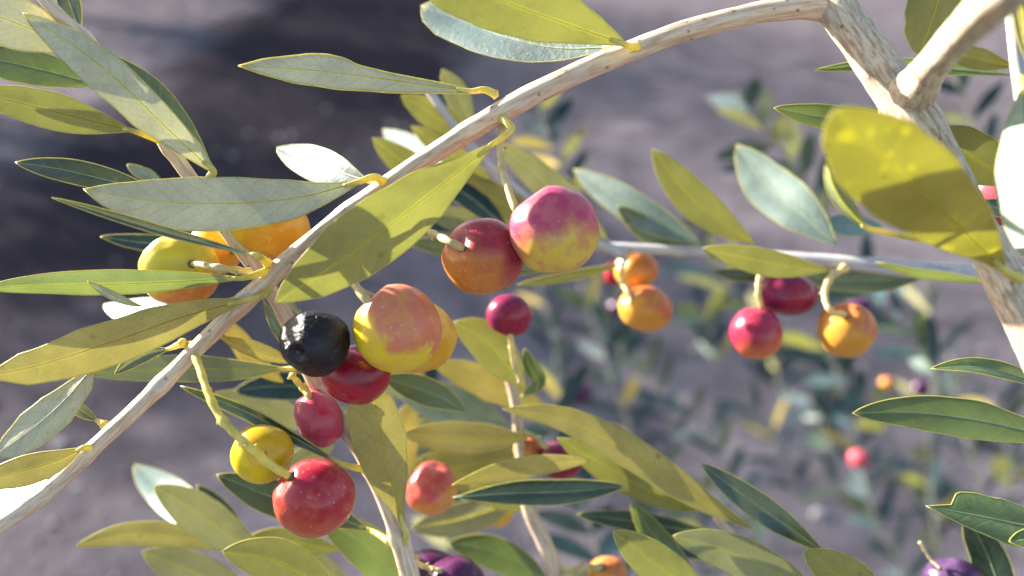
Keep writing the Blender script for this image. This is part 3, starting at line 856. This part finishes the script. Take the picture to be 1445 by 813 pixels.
OM['sunset'] = olive_mat('crimson skin orange below', (0.48, 0.17, 0.035), (0.26, 0.02, 0.055), None, (-0.2, 1, 0), off=0.36, amp=0.7, soft=0.5, rough=0.26, speck=0.3, bloom=0.12, seed=13)
OM['purple'] = olive_mat('dark purple skin', (0.030, 0.006, 0.025), (0.055, 0.010, 0.045), None, (0, 1, 0), rough=0.26, speck=0.1, bloom=0.08, sub=0.1, seed=14)
OM['violet'] = olive_mat('violet skin', (0.10, 0.022, 0.05), (0.045, 0.016, 0.055), None, (-0.6, 0.6, 0), rough=0.3, speck=0.2, bloom=0.2, sub=0.1, seed=15)

olive(446, 484, 49, 46, 151, 'black', 'black wrinkled olive with a sunken tip', lump=0.04, wrinkle=0.030, hi=True, axis=(0.1, 0.6, -0.8),
      pits=[((-0.28, -0.22, 0.93), 0.13, 0.20)], scar=(-0.28, -0.22, 0.93), stalk=[(405, 418, 160), (420, 440, 158), (440, 452, 156)])
olive(503, 529, 50, 42, 163, 'crimson', 'dark crimson olive tucked under the black wrinkled one', axis=(-0.3, 0.8, -0.4), stalk=[(420, 440, 166), (455, 475, 165), (492, 498, 164)])
olive(560, 464, 62, 63, 152, 'pinkyellow', 'large pink and yellow speckled olive right of the black wrinkled one', hi=True, lump=0.02, axis=(-0.62, 0.78, 0.15),
      stalk=[(472, 352, 160), (490, 382, 157), (505, 408, 154), (524, 430, 151)], stalk_r=8, pits=[((-0.72, -0.05, 0.6), 0.03, 0.10)], shape=None)
olive(592, 476, 52, 50, 166, 'amber', 'orange olive half hidden behind the large pink and yellow one', axis=(-0.5, 0.8, 0), stalk=[(505, 408, 160), (540, 425, 163), (572, 440, 165)])
olive(682, 362, 58, 54, 157, 'redorange', 'red and orange olive with its stalk joining at the left side', hi=True, lump=0.025, axis=(-0.62, 0.32, 0.72),
      stalk=[(582, 315, 162), (612, 330, 156), (636, 342, 149), (652, 350, 147)], stalk_r=6.5)
olive(782, 325, 63, 62, 152, 'mauve', 'large mauve and yellow pear-shaped olive hanging by a yellow stalk', hi=True, lump=0.035, axis=(-0.82, 0.55, 0.1), rot=-20,
      stalk=[(712, 168, 160), (706, 200, 158), (708, 235, 156), (718, 270, 153), (728, 297, 151)], stalk_r=7.5)
olive(370, 640, 43, 41, 163, 'yellow', 'bright yellow olive behind a yellow stalk', lump=0.03, axis=(0.5, 0.2, 0.85), stalk=[(340, 625, 158), (355, 632, 156), (372, 640, 154)], stalk_r=5, stalkmat='stalk')
olive(445, 702, 57, 54, 156, 'rosered', 'glossy rose red olive at the end of a long yellow stalk', hi=True, lump=0.025, axis=(-0.72, 0.55, 0.45),
      stalk=[(268, 488, 162), (280, 515, 158), (292, 550, 154), (312, 590, 151), (345, 625, 149), (380, 655, 149), (409, 672, 150)], stalk_r=7.5, stalkmat='stalk')
olive(450, 591, 32, 42, 172, 'pink', 'oblong pink olive behind the tan twig under the black wrinkled one', rot=28, axis=(0, 1, 0), stalk=[(412, 530, 170), (425, 545, 171), (437, 560, 172)], stalk_r=6, stalkmat='stalk')
olive(255, 380, 54, 52, 168, 'yellowrose', 'yellow olive flushed with rose, cut across by a green leaf', lump=0.04, hi=True, axis=(0.3, 0.0, 0.95),
      pits=[((-0.5, 0.62, 0.6), 0.06, 0.15)], stalk=[(352, 384, 162), (310, 378, 154), (272, 372, 147)], stalk_r=6)
olive(303, 352, 38, 36, 182, 'amber', 'yellow orange olive squeezed behind the rose flushed yellow one', axis=(0.6, 0.5, 0), stalk=[(362, 372, 170), (345, 362, 176), (330, 355, 180)])
olive(378, 322, 60, 43, 174, 'amber', 'broad orange olive under the wide silvery leaf', axis=(0.5, 0.8, 0), stalk=[(450, 280, 168), (430, 288, 170), (402, 298, 172)], lump=0.04)
olive(718, 445, 33, 30, 200, 'plum', 'small plum red olive below the red and orange one', rot=-10, axis=(-0.3, -0.8, 0), stalk=[(735, 540, 200), (725, 510, 200), (720, 472, 200)])

# ================================================================== second layer, slightly out of focus
# ---------------- right edge twig
T5 = branch('T5', 'olive_twig', 1470, 300, 135, 'pale twig at the upper right edge carrying a sunlit white leaf', 'twig', 'olive twigs around the main branch')
ptube('stem', [(1425, -30, 9, 138), (1430, 40, 9, 137), (1438, 110, 9, 136), (1452, 200, 9, 135), (1475, 310, 10, 135)], M['greytwig'], T5, 40, 14, 0.06)
leaf(T5, [(1444, 120, 132), (1446, 200, 128), (1452, 280, 126), (1448, 365, 125)], 84, 128, 't', 'pale', (46, 50), fold=4, at=(1440, 110, 136), peak=0.45)
leaf(T5, [(1330, -45, 150), (1325, -5, 148), (1312, 38, 147), (1296, 76, 147)], 78, 148, 'u', 'yellow', -12, fold=8, wave=0.10, peak=0.4, tip=0.7, at=(1400, -60, 145))
leaf(T5, [(1432, 94, 140), (1400, 88, 142), (1360, 78, 145), (1318, 60, 147)], 30, 142, 'u', 'yellow', -10, fold=10, at=(1440, 92, 136))
leaf(T5, [(1430, 106), (1340, 98), (1240, 92), (1150, 99)], 20, 172, 't', 'green', 22, fold=14)
leaf(T5, [(1460, 310), (1430, 300), (1400, 292), (1372, 288)], 24, 160, 't', 'dark', 10, fold=10)
leaf(T5, [(1440, -60), (1440, -10), (1446, 40), (1452, 90)], 24, 130, 'u', 'yellow', 0, fold=14)
olive(1408, 278, 38, 40, 172, 'pink', 'pink olive with a white glint behind the thick limb', axis=(0.2, 0.9, 0), stalk=[(1450, 190, 160), (1432, 215, 166), (1415, 242, 171)])
olive(1362, 6, 24, 22, 158, 'pink', 'pink olive peeping out above the cut stub', axis=(0.5, 0.8, 0), stalk=[(1400, -60, 150), (1385, -35, 154), (1370, -14, 157)])

# ---------------- leaves pointing in from the right edge
T6 = branch('T6', 'olive_twig', 1530, 700, 160, 'green leaves pointing in from the lower right edge on an olive twig', 'twig', 'olive twigs around the main branch')
ptube('stem', [(1480, 470, 8, 160), (1500, 560, 9, 160), (1520, 660, 10, 160), (1545, 830, 11, 160)], M['twig'], T6, 30, 14, 0.06)
leaf(T6, [(1500, 556), (1440, 532), (1375, 518), (1314, 520)], 24, 163, 't', 'green', (46, 50), fold=16, at=(1502, 560, 160), label='narrow pale green leaf, topmost of the three')
leaf(T6, [(1515, 622), (1440, 606), (1360, 590), (1280, 582), (1203, 583)], 54, 160, 't', 'green', (12, 20), fold=7, at=(1518, 650, 160), rib='rib')
leaf(T6, [(1522, 752), (1450, 742), (1380, 728), (1307, 714)], 56, 158, 't', 'green', (36, 44), fold=6, at=(1535, 780, 160), wave=0.05,
     prof=[(0, 3, 3), (.2, 22, 22), (.45, 32, 30), (.62, 30, 27), (.74, 27, 20), (.78, 22, 17), (.80, 10, 16), (.9, 5, 9), (1, 0, 0)], label='pale green leaf with a notched edge')
leaf(T6, [(1520, 775), (1490, 768), (1455, 762), (1424, 764)], 34, 150, 't', 'green', 20, fold=10)
leaf(T6, [(1440, 880), (1412, 830), (1392, 780), (1362, 722)], 48, 196, 't', 'dark', (10, 16), fold=8)
olive(1346, 818, 40, 30, 196, 'violet', 'violet olive at the bottom edge near the lower right corner', axis=(-0.4, 0.8, 0), stalk=[(1298, 765, 194), (1312, 788, 194), (1326, 802, 195)], stalk_r=2.4)

# ---------------- leaves behind the middle of the branch
T9 = branch('T9', 'olive_twig', 840, 345, 220, 'olive twig with yellow green leaves showing behind the middle of the main branch', 'twig', 'olive twigs around the main branch')
ptube('stem', [(600, 120, 6, 215), (650, 190, 6, 216), (720, 260, 6, 218), (800, 320, 7, 220), (880, 360, 8, 222)], M['greytwig'], T9, 30, 10, 0.06)
for a in [([(668, 200), (640, 180), (605, 158), (566, 135)], 40, 'u', 'yellow', -4), ([(668, 180), (655, 155), (640, 125), (624, 98)], 34, 'u', 'leaf', 4),
          ([(640, 262), (600, 248), (560, 222), (526, 195)], 40, 'u', 'yellow', -6), ([(645, 240, 216), (610, 225, 224), (575, 205, 236), (540, 182, 248)], 36, 't', 'pale', 25),
          ([(700, 262), (660, 235), (620, 205), (580, 178)], 34, 'u', 'yellow', 0), ([(860, 340), (810, 295), (755, 245), (700, 200)], 44, 'u', 'leaf', 6),
          ([(760, 310), (720, 292), (690, 275), (655, 250)], 44, 'u', 'yellow', -4), ([(800, 345), (740, 335), (670, 318), (585, 290)], 40, 'u', 'leaf', 14),
          ([(720, 330), (690, 300), (650, 270), (600, 250)], 34, 't', 'blue', 10), ([(770, 385), (700, 372), (640, 352), (570, 340)], 32, 't', 'dark', 0),
          ([(880, 372), (840, 382), (790, 392), (730, 402)], 14, 'u', 'yellow', 20), ([(690, 330), (640, 318), (590, 312), (545, 318)], 26, 't', 'blue', 15)]:
    leaf(T9, a[0], a[1], 218, a[2], a[3], a[4], detail=1, rim=0.12)

# ---------------- grey stem crossing the right half, with its leaves
T3 = branch('T3', 'olive_twig', 1420, 395, 230, 'grey olive twig running level across the right half behind the mottled leaf', 'twig', 'olive twigs around the main branch')
ptube('stem', [(540, 342, 5, 240), (680, 346, 6, 238), (830, 348, 7, 234), (960, 354, 8, 228), (1080, 362, 9, 222), (1200, 372, 11, 216), (1310, 382, 13, 212), (1460, 394, 14, 208)],
      M['greytwig'], T3, 60, 14, 0.06)
for a in [([(992, 345, 224), (935, 318, 229), (872, 280, 236), (809, 238, 246)], 46, 't', 'pale', (10, 10), 224), ([(1066, 344), (1015, 312), (965, 268), (920, 210)], 50, 'u', 'yellow', 0, 222),
          ([(1182, 346, 216), (1130, 300, 222), (1080, 258, 231), (1039, 204, 240)], 66, 't', 'pale', (6, 6), 214), ([(1172, 382), (1110, 376), (1050, 364), (990, 351)], 38, 'u', 'yellow', -8, 200),
          ([(1112, 386), (1180, 396), (1250, 396), (1312, 386)], 32, 't', 'dark', 0, 226), ([(1245, 318), (1215, 318), (1188, 318), (1160, 317)], 32, 't', 'pale', 40, 220),
          ([(1398, 398), (1345, 392), (1290, 385), (1236, 370)], 13, 'u', 'green', -30, 196), ([(1120, 380), (1080, 386), (1040, 388), (1005, 382)], 20, 't', 'dark', 8, 226),
          ([(1000, 352), (960, 350), (915, 325), (870, 290)], 36, 't', 'dark', -5, 232)]:
    leaf(T3, a[0], a[1], a[5], a[2], a[3], a[4], detail=1, rim=0.14)
olive(897, 380, 31, 27, 240, 'orange', 'orange olive just above another orange one in the middle', axis=(-0.6, 0.3, 0.5), stalk=[(905, 352, 236), (885, 362, 232), (877, 385, 231), (881, 405, 233), (890, 417, 235)], stalk_r=4.5)
olive(911, 436, 39, 32, 232, 'orange', 'orange olive striped with a faint red streak, lower of the pair in the middle', rot=-8, axis=(-0.6, 0.7, 0.3), stalk=[(880, 402, 232), (884, 410, 231), (892, 420, 231)], stalk_r=4)
olive(866, 386, 14, 17, 290, 'crimson', 'blurred plum olive left of the upper orange one', axis=(0, 1, 0))
olive(1067, 470, 37, 38, 216, 'sunset', 'crimson olive fading to orange below, lower of the crimson pair at right', rot=10, axis=(0.1, 0.95, 0.2), stalk=[(1085, 374, 220), (1072, 390, 214), (1070, 412, 212), (1074, 434, 213)], stalk_r=4.5)
olive(1110, 414, 44, 32, 222, 'plum', 'plum red olive with a violet sheen, upper of the crimson pair at right', rot=-12, axis=(-0.3, 0.9, 0), stalk=[(1110, 368, 220), (1102, 378, 221), (1098, 388, 221)])
olive(1195, 466, 39, 39, 214, 'orange', 'round orange olive hanging by a hooked stalk below the grey twig', axis=(-0.25, 0.75, 0.6), stalk=[(1192, 378, 214), (1170, 395, 208), (1164, 420, 205), (1174, 440, 203), (1192, 444, 204)], stalk_r=5.5)
olive(1212, 436, 22, 15, 280, 'purple', 'blurred dark red olive behind the round orange one', axis=(0, 1, 0))

# ---------------- dense foliage lower middle
T4 = branch('T4', 'olive_twig', 800, 850, 215, 'pale twig rising from the bottom edge into the crowded leaves at lower middle', 'twig', 'olive twigs around the main branch')
ptube('stem', [(700, 480, 6, 212), (725, 560, 7, 213), (735, 640, 8, 214), (745, 715, 9, 214), (768, 765, 11, 215), (792, 825, 12, 216), (805, 870, 12, 216)], M['twig'], T4, 40, 14, 0.08)
for a in [([(748, 617), (690, 618), (630, 616), (566, 612)], 44, 'u', 'tan', 14, 206), ([(660, 582), (620, 560), (580, 545), (540, 532)], 40, 't', 'dark', 0, 196),
          ([(720, 600), (670, 585), (610, 565), (560, 552)], 60, 't', 'pale', 16, 226), ([(780, 582), (730, 560), (675, 535), (610, 512)], 46, 'u', 'tan', 8, 220),
          ([(742, 548), (715, 515), (685, 480), (640, 455)], 58, 'u', 'yellow', 0, 206), ([(1064, 748), (985, 702), (900, 645), (800, 592), (708, 577)], 46, 'u', 'tan', (24, 10), 190),
          ([(985, 722), (920, 695), (850, 655), (786, 618)], 44, 'u', 'yellow', -6, 200), ([(955, 680), (915, 650), (870, 620), (822, 592)], 34, 't', 'dark', 0, 226),
          ([(638, 684), (700, 668), (765, 656), (832, 650)], 30, 'u', 'tan', -18, 186), ([(640, 702), (720, 696), (800, 694), (884, 686)], 36, 't', 'dark', 6, 192),
          ([(778, 822), (735, 798), (690, 778), (632, 766)], 46, 't', 'green', 12, 216), ([(760, 640), (700, 650), (640, 660), (580, 655)], 70, 'u', 'yellow', 10, 236),
          ([(740, 700), (690, 720), (640, 735), (580, 745)], 46, 'u', 'leaf', 12, 240), ([(760, 720), (735, 712), (700, 702), (650, 690)], 30, 'u', 'yellow', -5, 226),
          ([(560, 640), (590, 620), (640, 590), (690, 560)], 50, 'u', 'leaf', 16, 246), ([(735, 560), (760, 540), (748, 515), (740, 492)], 22, 't', 'green', 20, 210),
          ([(480, 560), (440, 548), (390, 545), (330, 552)], 40, 't', 'blue', 12, 215), ([(450, 610), (400, 585), (350, 570), (290, 560)], 44, 'u', 'leaf', 8, 222),
          ([(470, 630), (430, 650), (410, 668), (380, 690)], 40, 'u', 'leaf', 10, 228), ([(600, 560), (575, 590), (570, 640), (572, 680)], 40, 'u', 'tan', 4, 232)]:
    leaf(T4, a[0], a[1], a[5], a[2], a[3], a[4], detail=1, rim=0.12)
olive(610, 690, 36, 37, 206, 'roseorange', 'pinkish orange olive right of the hanging tan leaf', axis=(0.2, 0.8, 0.2), lump=0.05)
olive(607, 800, 36, 24, 200, 'purple', 'dark purple olive at the bottom edge, left of a darker one', axis=(0.2, 0.8, 0), stalk=[(575, 775, 190), (582, 785, 195), (590, 790, 199)])
olive(642, 824, 42, 38, 190, 'purple', 'nearly black olive with a pale glint at the bottom edge', axis=(-0.3, 0.8, 0), stalk=[(580, 790, 184), (600, 800, 186), (622, 806, 188)])
olive(790, 650, 33, 27, 214, 'plum', 'plum red olive with a mauve glint tucked behind a tan leaf', axis=(-0.3, 0.8, 0), stalk=[(740, 610, 214), (755, 618, 214), (772, 632, 214)])
olive(745, 634, 20, 17, 216, 'orange', 'small orange olive at the crossing of leaves', axis=(0, 1, 0))
olive(857, 806, 28, 20, 214, 'orange', 'orange olive at the bottom edge beside a beige stalk', axis=(-0.5, 0.8, 0), stalk=[(795, 812, 214), (820, 803, 212), (848, 800, 211)], stalk_r=7)
olive(703, 720, 22, 24, 280, 'amber', 'blurred yellow olive left of the pale twig', axis=(0, 1, 0))
olive(704, 640, 9, 16, 250, 'pink', 'tiny blurred pink olive above the tan leaf', axis=(0, 1, 0))

# ---------------- leaves along the bottom
T7 = branch('T7', 'olive_twig', 400, 900, 205, 'cluster of yellow green leaves rising from the bottom edge left of the middle', 'twig', 'olive twigs around the main branch')
ptube('stem', [(330, 735, 5, 204), (372, 790, 7, 205), (410, 850, 8, 206), (440, 910, 9, 207)], M['twig'], T7, 24, 12, 0.06)
for a in [([(330, 778), (260, 758), (180, 754), (108, 770)], 34, 'u', 'tan', -4, 205, 2), ([(372, 782), (320, 752), (270, 718), (218, 686)], 56, 'u', 'leaf', 2, 200, 2),
          ([(318, 756, 205), (275, 728, 212), (230, 692, 224), (190, 655, 232)], 52, 't', 'pale', (-2, 30), 208, 2), ([(345, 752), (325, 730), (300, 706), (278, 684)], 22, 't', 'blue', 5, 214, 1),
          ([(370, 850), (310, 826), (255, 800), (200, 778)], 56, 'u', 'leaf', 2, 210, 1), ([(480, 850), (430, 812), (375, 788), (314, 778)], 62, 'u', 'yellow', -4, 172, 2),
          ([(480, 776), (440, 770), (400, 762), (350, 758)], 36, 'u', 'yellow', -4, 206, 1), ([(500, 830), (450, 800), (400, 780), (350, 770)], 40, 'u', 'leaf', 4, 215, 1)]:
    leaf(T7, a[0], a[1], a[5], a[2], a[3], a[4], detail=a[6], rim=0.13)
T8 = branch('T8', 'olive_twig', 1150, 920, 195, 'fan of yellow green leaves at the bottom edge right of the middle', 'twig', 'olive twigs around the main branch')
ptube('stem', [(1010, 730, 5, 200), (1080, 810, 7, 198), (1150, 920, 9, 195)], M['twig'], T8, 24, 12, 0.06)
for a in [([(1010, 860), (965, 825), (915, 788), (865, 750)], 58, 'u', 'yellow', 6, 178), ([(1160, 840), (1090, 806), (1020, 776), (950, 756)], 56, 'u', 'leaf', -2, 184),
          ([(1012, 755), (950, 745), (880, 734), (814, 726)], 28, 't', 'dark', 6, 206), ([(985, 820), (955, 790), (920, 752), (890, 708)], 34, 't', 'green', 4, 200),
          ([(1260, 850), (1215, 825), (1170, 800), (1134, 778)], 56, 'u', 'yellow', -4, 176), ([(1166, 782), (1110, 742), (1050, 700), (989, 654)], 38, 't', 'dark', 2, 186),
          ([(1000, 790), (960, 770), (930, 745), (905, 725)], 30, 't', 'blue', 10, 214)]:
    leaf(T8, a[0], a[1], a[5], a[2], a[3], a[4], detail=2, rim=0.13)


# ================================================================== far shoots, well out of focus
M['shootstem'] = bark_mat('young green stem', lo=(0.07, 0.075, 0.05), hi=(0.13, 0.13, 0.09), strength=0.2)


def shoot(pts, d, label, seed, n=12, ll=58, lw=13, mats=('blue', 'blue', 'dark', 'blue', 'blue', 'tan'), start=0.1, spread=50):
    rnd = random.Random(seed)
    d = min(d * 1.5, 1380) if d > 450 else d * 1.15
    lw *= 0.72
    root = empty('olive_shoot', P(pts[0][0], pts[0][1], d), label, 'shoot', 'olive shoots lower down behind the branches')
    ptube('stem', [(p[0], p[1], p[2] if len(p) > 2 else 2.2, d + (p[3] if len(p) > 3 else 0)) for p in pts], M['shootstem'], root, 24, 8)
    s = catmull([(p[0], p[1], p[3] if len(p) > 3 else 0) for p in pts], 60)
    for k in range(n):
        t = start + (1 - start) * (k // 2 * 2 + 0.3 * (k % 2)) / n
        i = min(58, int(t * 59))
        q, q2 = s[i], s[i + 1]
        a = math.atan2(q2[1] - q[1], q2[0] - q[0])
        a += R(rnd.uniform(0.5, 1.2) * spread) * (1 if k % 2 else -1)
        l = ll * rnd.uniform(0.75, 1.15)
        dz = d + q[2]
        b = (q[0], q[1], dz)
        l *= rnd.choice((1, 1, 0.6, 1.2))
        e = (q[0] + math.cos(a) * l, q[1] + math.sin(a) * l + l * 0.08, dz + rnd.uniform(-.06, .06) * d)
        m_ = ((b[0] + e[0]) / 2, (b[1] + e[1]) / 2 - l * 0.05, (b[2] + e[2]) / 2)
        mt = rnd.choice(mats)
        sd = 'u' if mt in ('yellow', 'leaf', 'tan') else 't'
        leaf(root, [b, m_, e], lw * rnd.uniform(0.8, 1.3), dz, sd, mt, rnd.uniform(-35, 25), detail=0, fold=10)
    return root


shoot([(930, 760), (900, 640), (860, 520), (820, 400)], 620, 'blurred shoot of small dark leaves below the pair of orange olives', 21, 18, 66, 17)
shoot([(960, 640), (935, 560), (905, 500), (870, 440)], 800, 'blurred shoot of bluish leaves right of the leaves at lower middle', 22, 12, 56, 14)
shoot([(800, 620), (790, 540), (780, 470), (760, 400)], 560, 'blurred shoot of dark leaves under the mauve pear-shaped olive', 23, 12, 56, 16)
shoot([(1080, 800), (1040, 700), (1000, 610), (960, 560)], 640, 'blurred shoot of upright dark leaves at bottom right of the middle', 24, 14, 70, 18)
shoot([(1240, 760), (1215, 650), (1190, 560), (1170, 470)], 700, 'blurred shoot of bluish leaves under the round orange olive', 25, 16, 66, 16)
shoot([(1130, 700), (1100, 640), (1075, 590), (1050, 560)], 900, 'blurred shoot of thin dark upright leaves in the middle of the bare soil', 26, 8, 60, 13)
shoot([(1400, 840), (1385, 700), (1360, 600), (1340, 500)], 900, 'blurred grey shoot near the lower right edge', 27, 12, 70, 14, ('leaf', 'dark', 'blue'))
shoot([(1330, 820), (1310, 640), (1320, 500), (1300, 380)], 760, 'blurred tall pale shoot left of the three green leaves at right', 28, 12, 70, 14, ('blue', 'leaf', 'dark'))
shoot([(1180, 330), (1140, 260), (1090, 200), (1040, 130)], 440, 'blurred grey green shoot behind the pale leaf at right', 29, 14, 80, 26, ('leaf', 'blue', 'dark', 'blue'))
shoot([(1420, 330), (1400, 240), (1370, 160), (1340, 90)], 420, 'blurred grey shoot behind the top of the thick limb', 30, 10, 80, 18, ('dark', 'leaf', 'blue'))
shoot([(820, 300), (790, 230), (770, 180), (760, 130)], 420, 'blurred yellow brown shoot above the mauve pear-shaped olive', 31, 12, 62, 20, ('yellow', 'tan', 'blue', 'leaf'))
shoot([(1330, 540), (1290, 480), (1250, 440), (1200, 400)], 440, 'blurred teal shoot between the round orange olive and the thick limb', 32, 12, 90, 24, ('pale', 'blue', 'dark'))
shoot([(1260, 620), (1230, 570), (1190, 530), (1150, 470)], 460, 'blurred dark blue shoot directly below the round orange olive', 33, 12, 80, 22, ('blue', 'blue', 'yellow'))
shoot([(1300, 900), (1270, 800), (1230, 720), (1150, 660)], 820, 'blurred shoot with yellow leaves at the bottom right', 34, 12, 60, 18, ('yellow', 'blue', 'dark'))
shoot([(1100, 460), (1040, 420), (1000, 370), (960, 300)], 520, 'blurred dark shoot behind the leaves of the grey twig', 35, 12, 76, 20, ('blue', 'dark', 'leaf'))
shoot([(640, 800), (620, 700), (590, 600), (560, 520)], 330, 'blurred shoot behind the crowded leaves at lower middle', 36, 12, 110, 34, ('leaf', 'dark', 'blue'))
shoot([(860, 860), (840, 760), (800, 660), (760, 580)], 340, 'blurred bluish shoot behind the pale twig', 37, 14, 100, 30, ('blue', 'leaf', 'blue'))

for i, (a, b, dd, lab) in enumerate([
        ((1010, 830), (960, 690), 760, 'blurred low shoot of dark leaves behind the fan of yellow green leaves'),
        ((880, 520), (850, 420), 700, 'blurred short shoot of dark leaves left of the lower orange olive'),
        ((1175, 640), (1140, 560), 800, 'blurred short shoot of dark leaves left of the tiny bright pink olive'),
        ((1330, 760), (1290, 650), 860, 'blurred short shoot of dark leaves right of the tiny bright pink olive'),
        ((1100, 560), (1075, 470), 860, 'blurred short shoot of dark leaves under the crimson pair of olives'),
        ((1430, 700), (1400, 560), 760, 'blurred shoot of dark leaves between the two lower green leaves at right'),
        ((1010, 520), (980, 430), 740, 'blurred short shoot of dark leaves right of the lower orange olive')]):
    shoot([a, ((a[0] + b[0]) / 2 + 8, (a[1] + b[1]) / 2), b], dd, lab, 60 + i, 12, 58, 17, ('blue', 'blue', 'dark', 'blue', 'yellow'))

olive(820, 555, 17, 17, 560, 'purple', 'small blurred dark purple olive among far leaves', axis=(0, 1, 0), group='far blurred olives')
olive(870, 435, 12, 13, 560, 'purple', 'tiny blurred maroon olive left of the lower orange one', axis=(0, 1, 0), group='far blurred olives')
olive(1212, 648, 14, 14, 700, 'pink', 'tiny bright pink blurred olive in the lower right', axis=(0, 1, 0), group='far blurred olives')
olive(1299, 548, 13, 12, 620, 'purple', 'tiny blurred maroon olive left of the narrow pale green leaf', axis=(0, 1, 0), group='far blurred olives')
olive(1252, 541, 11, 9, 640, 'orange', 'tiny blurred orange olive left of a maroon one', axis=(0, 1, 0), group='far blurred olives')
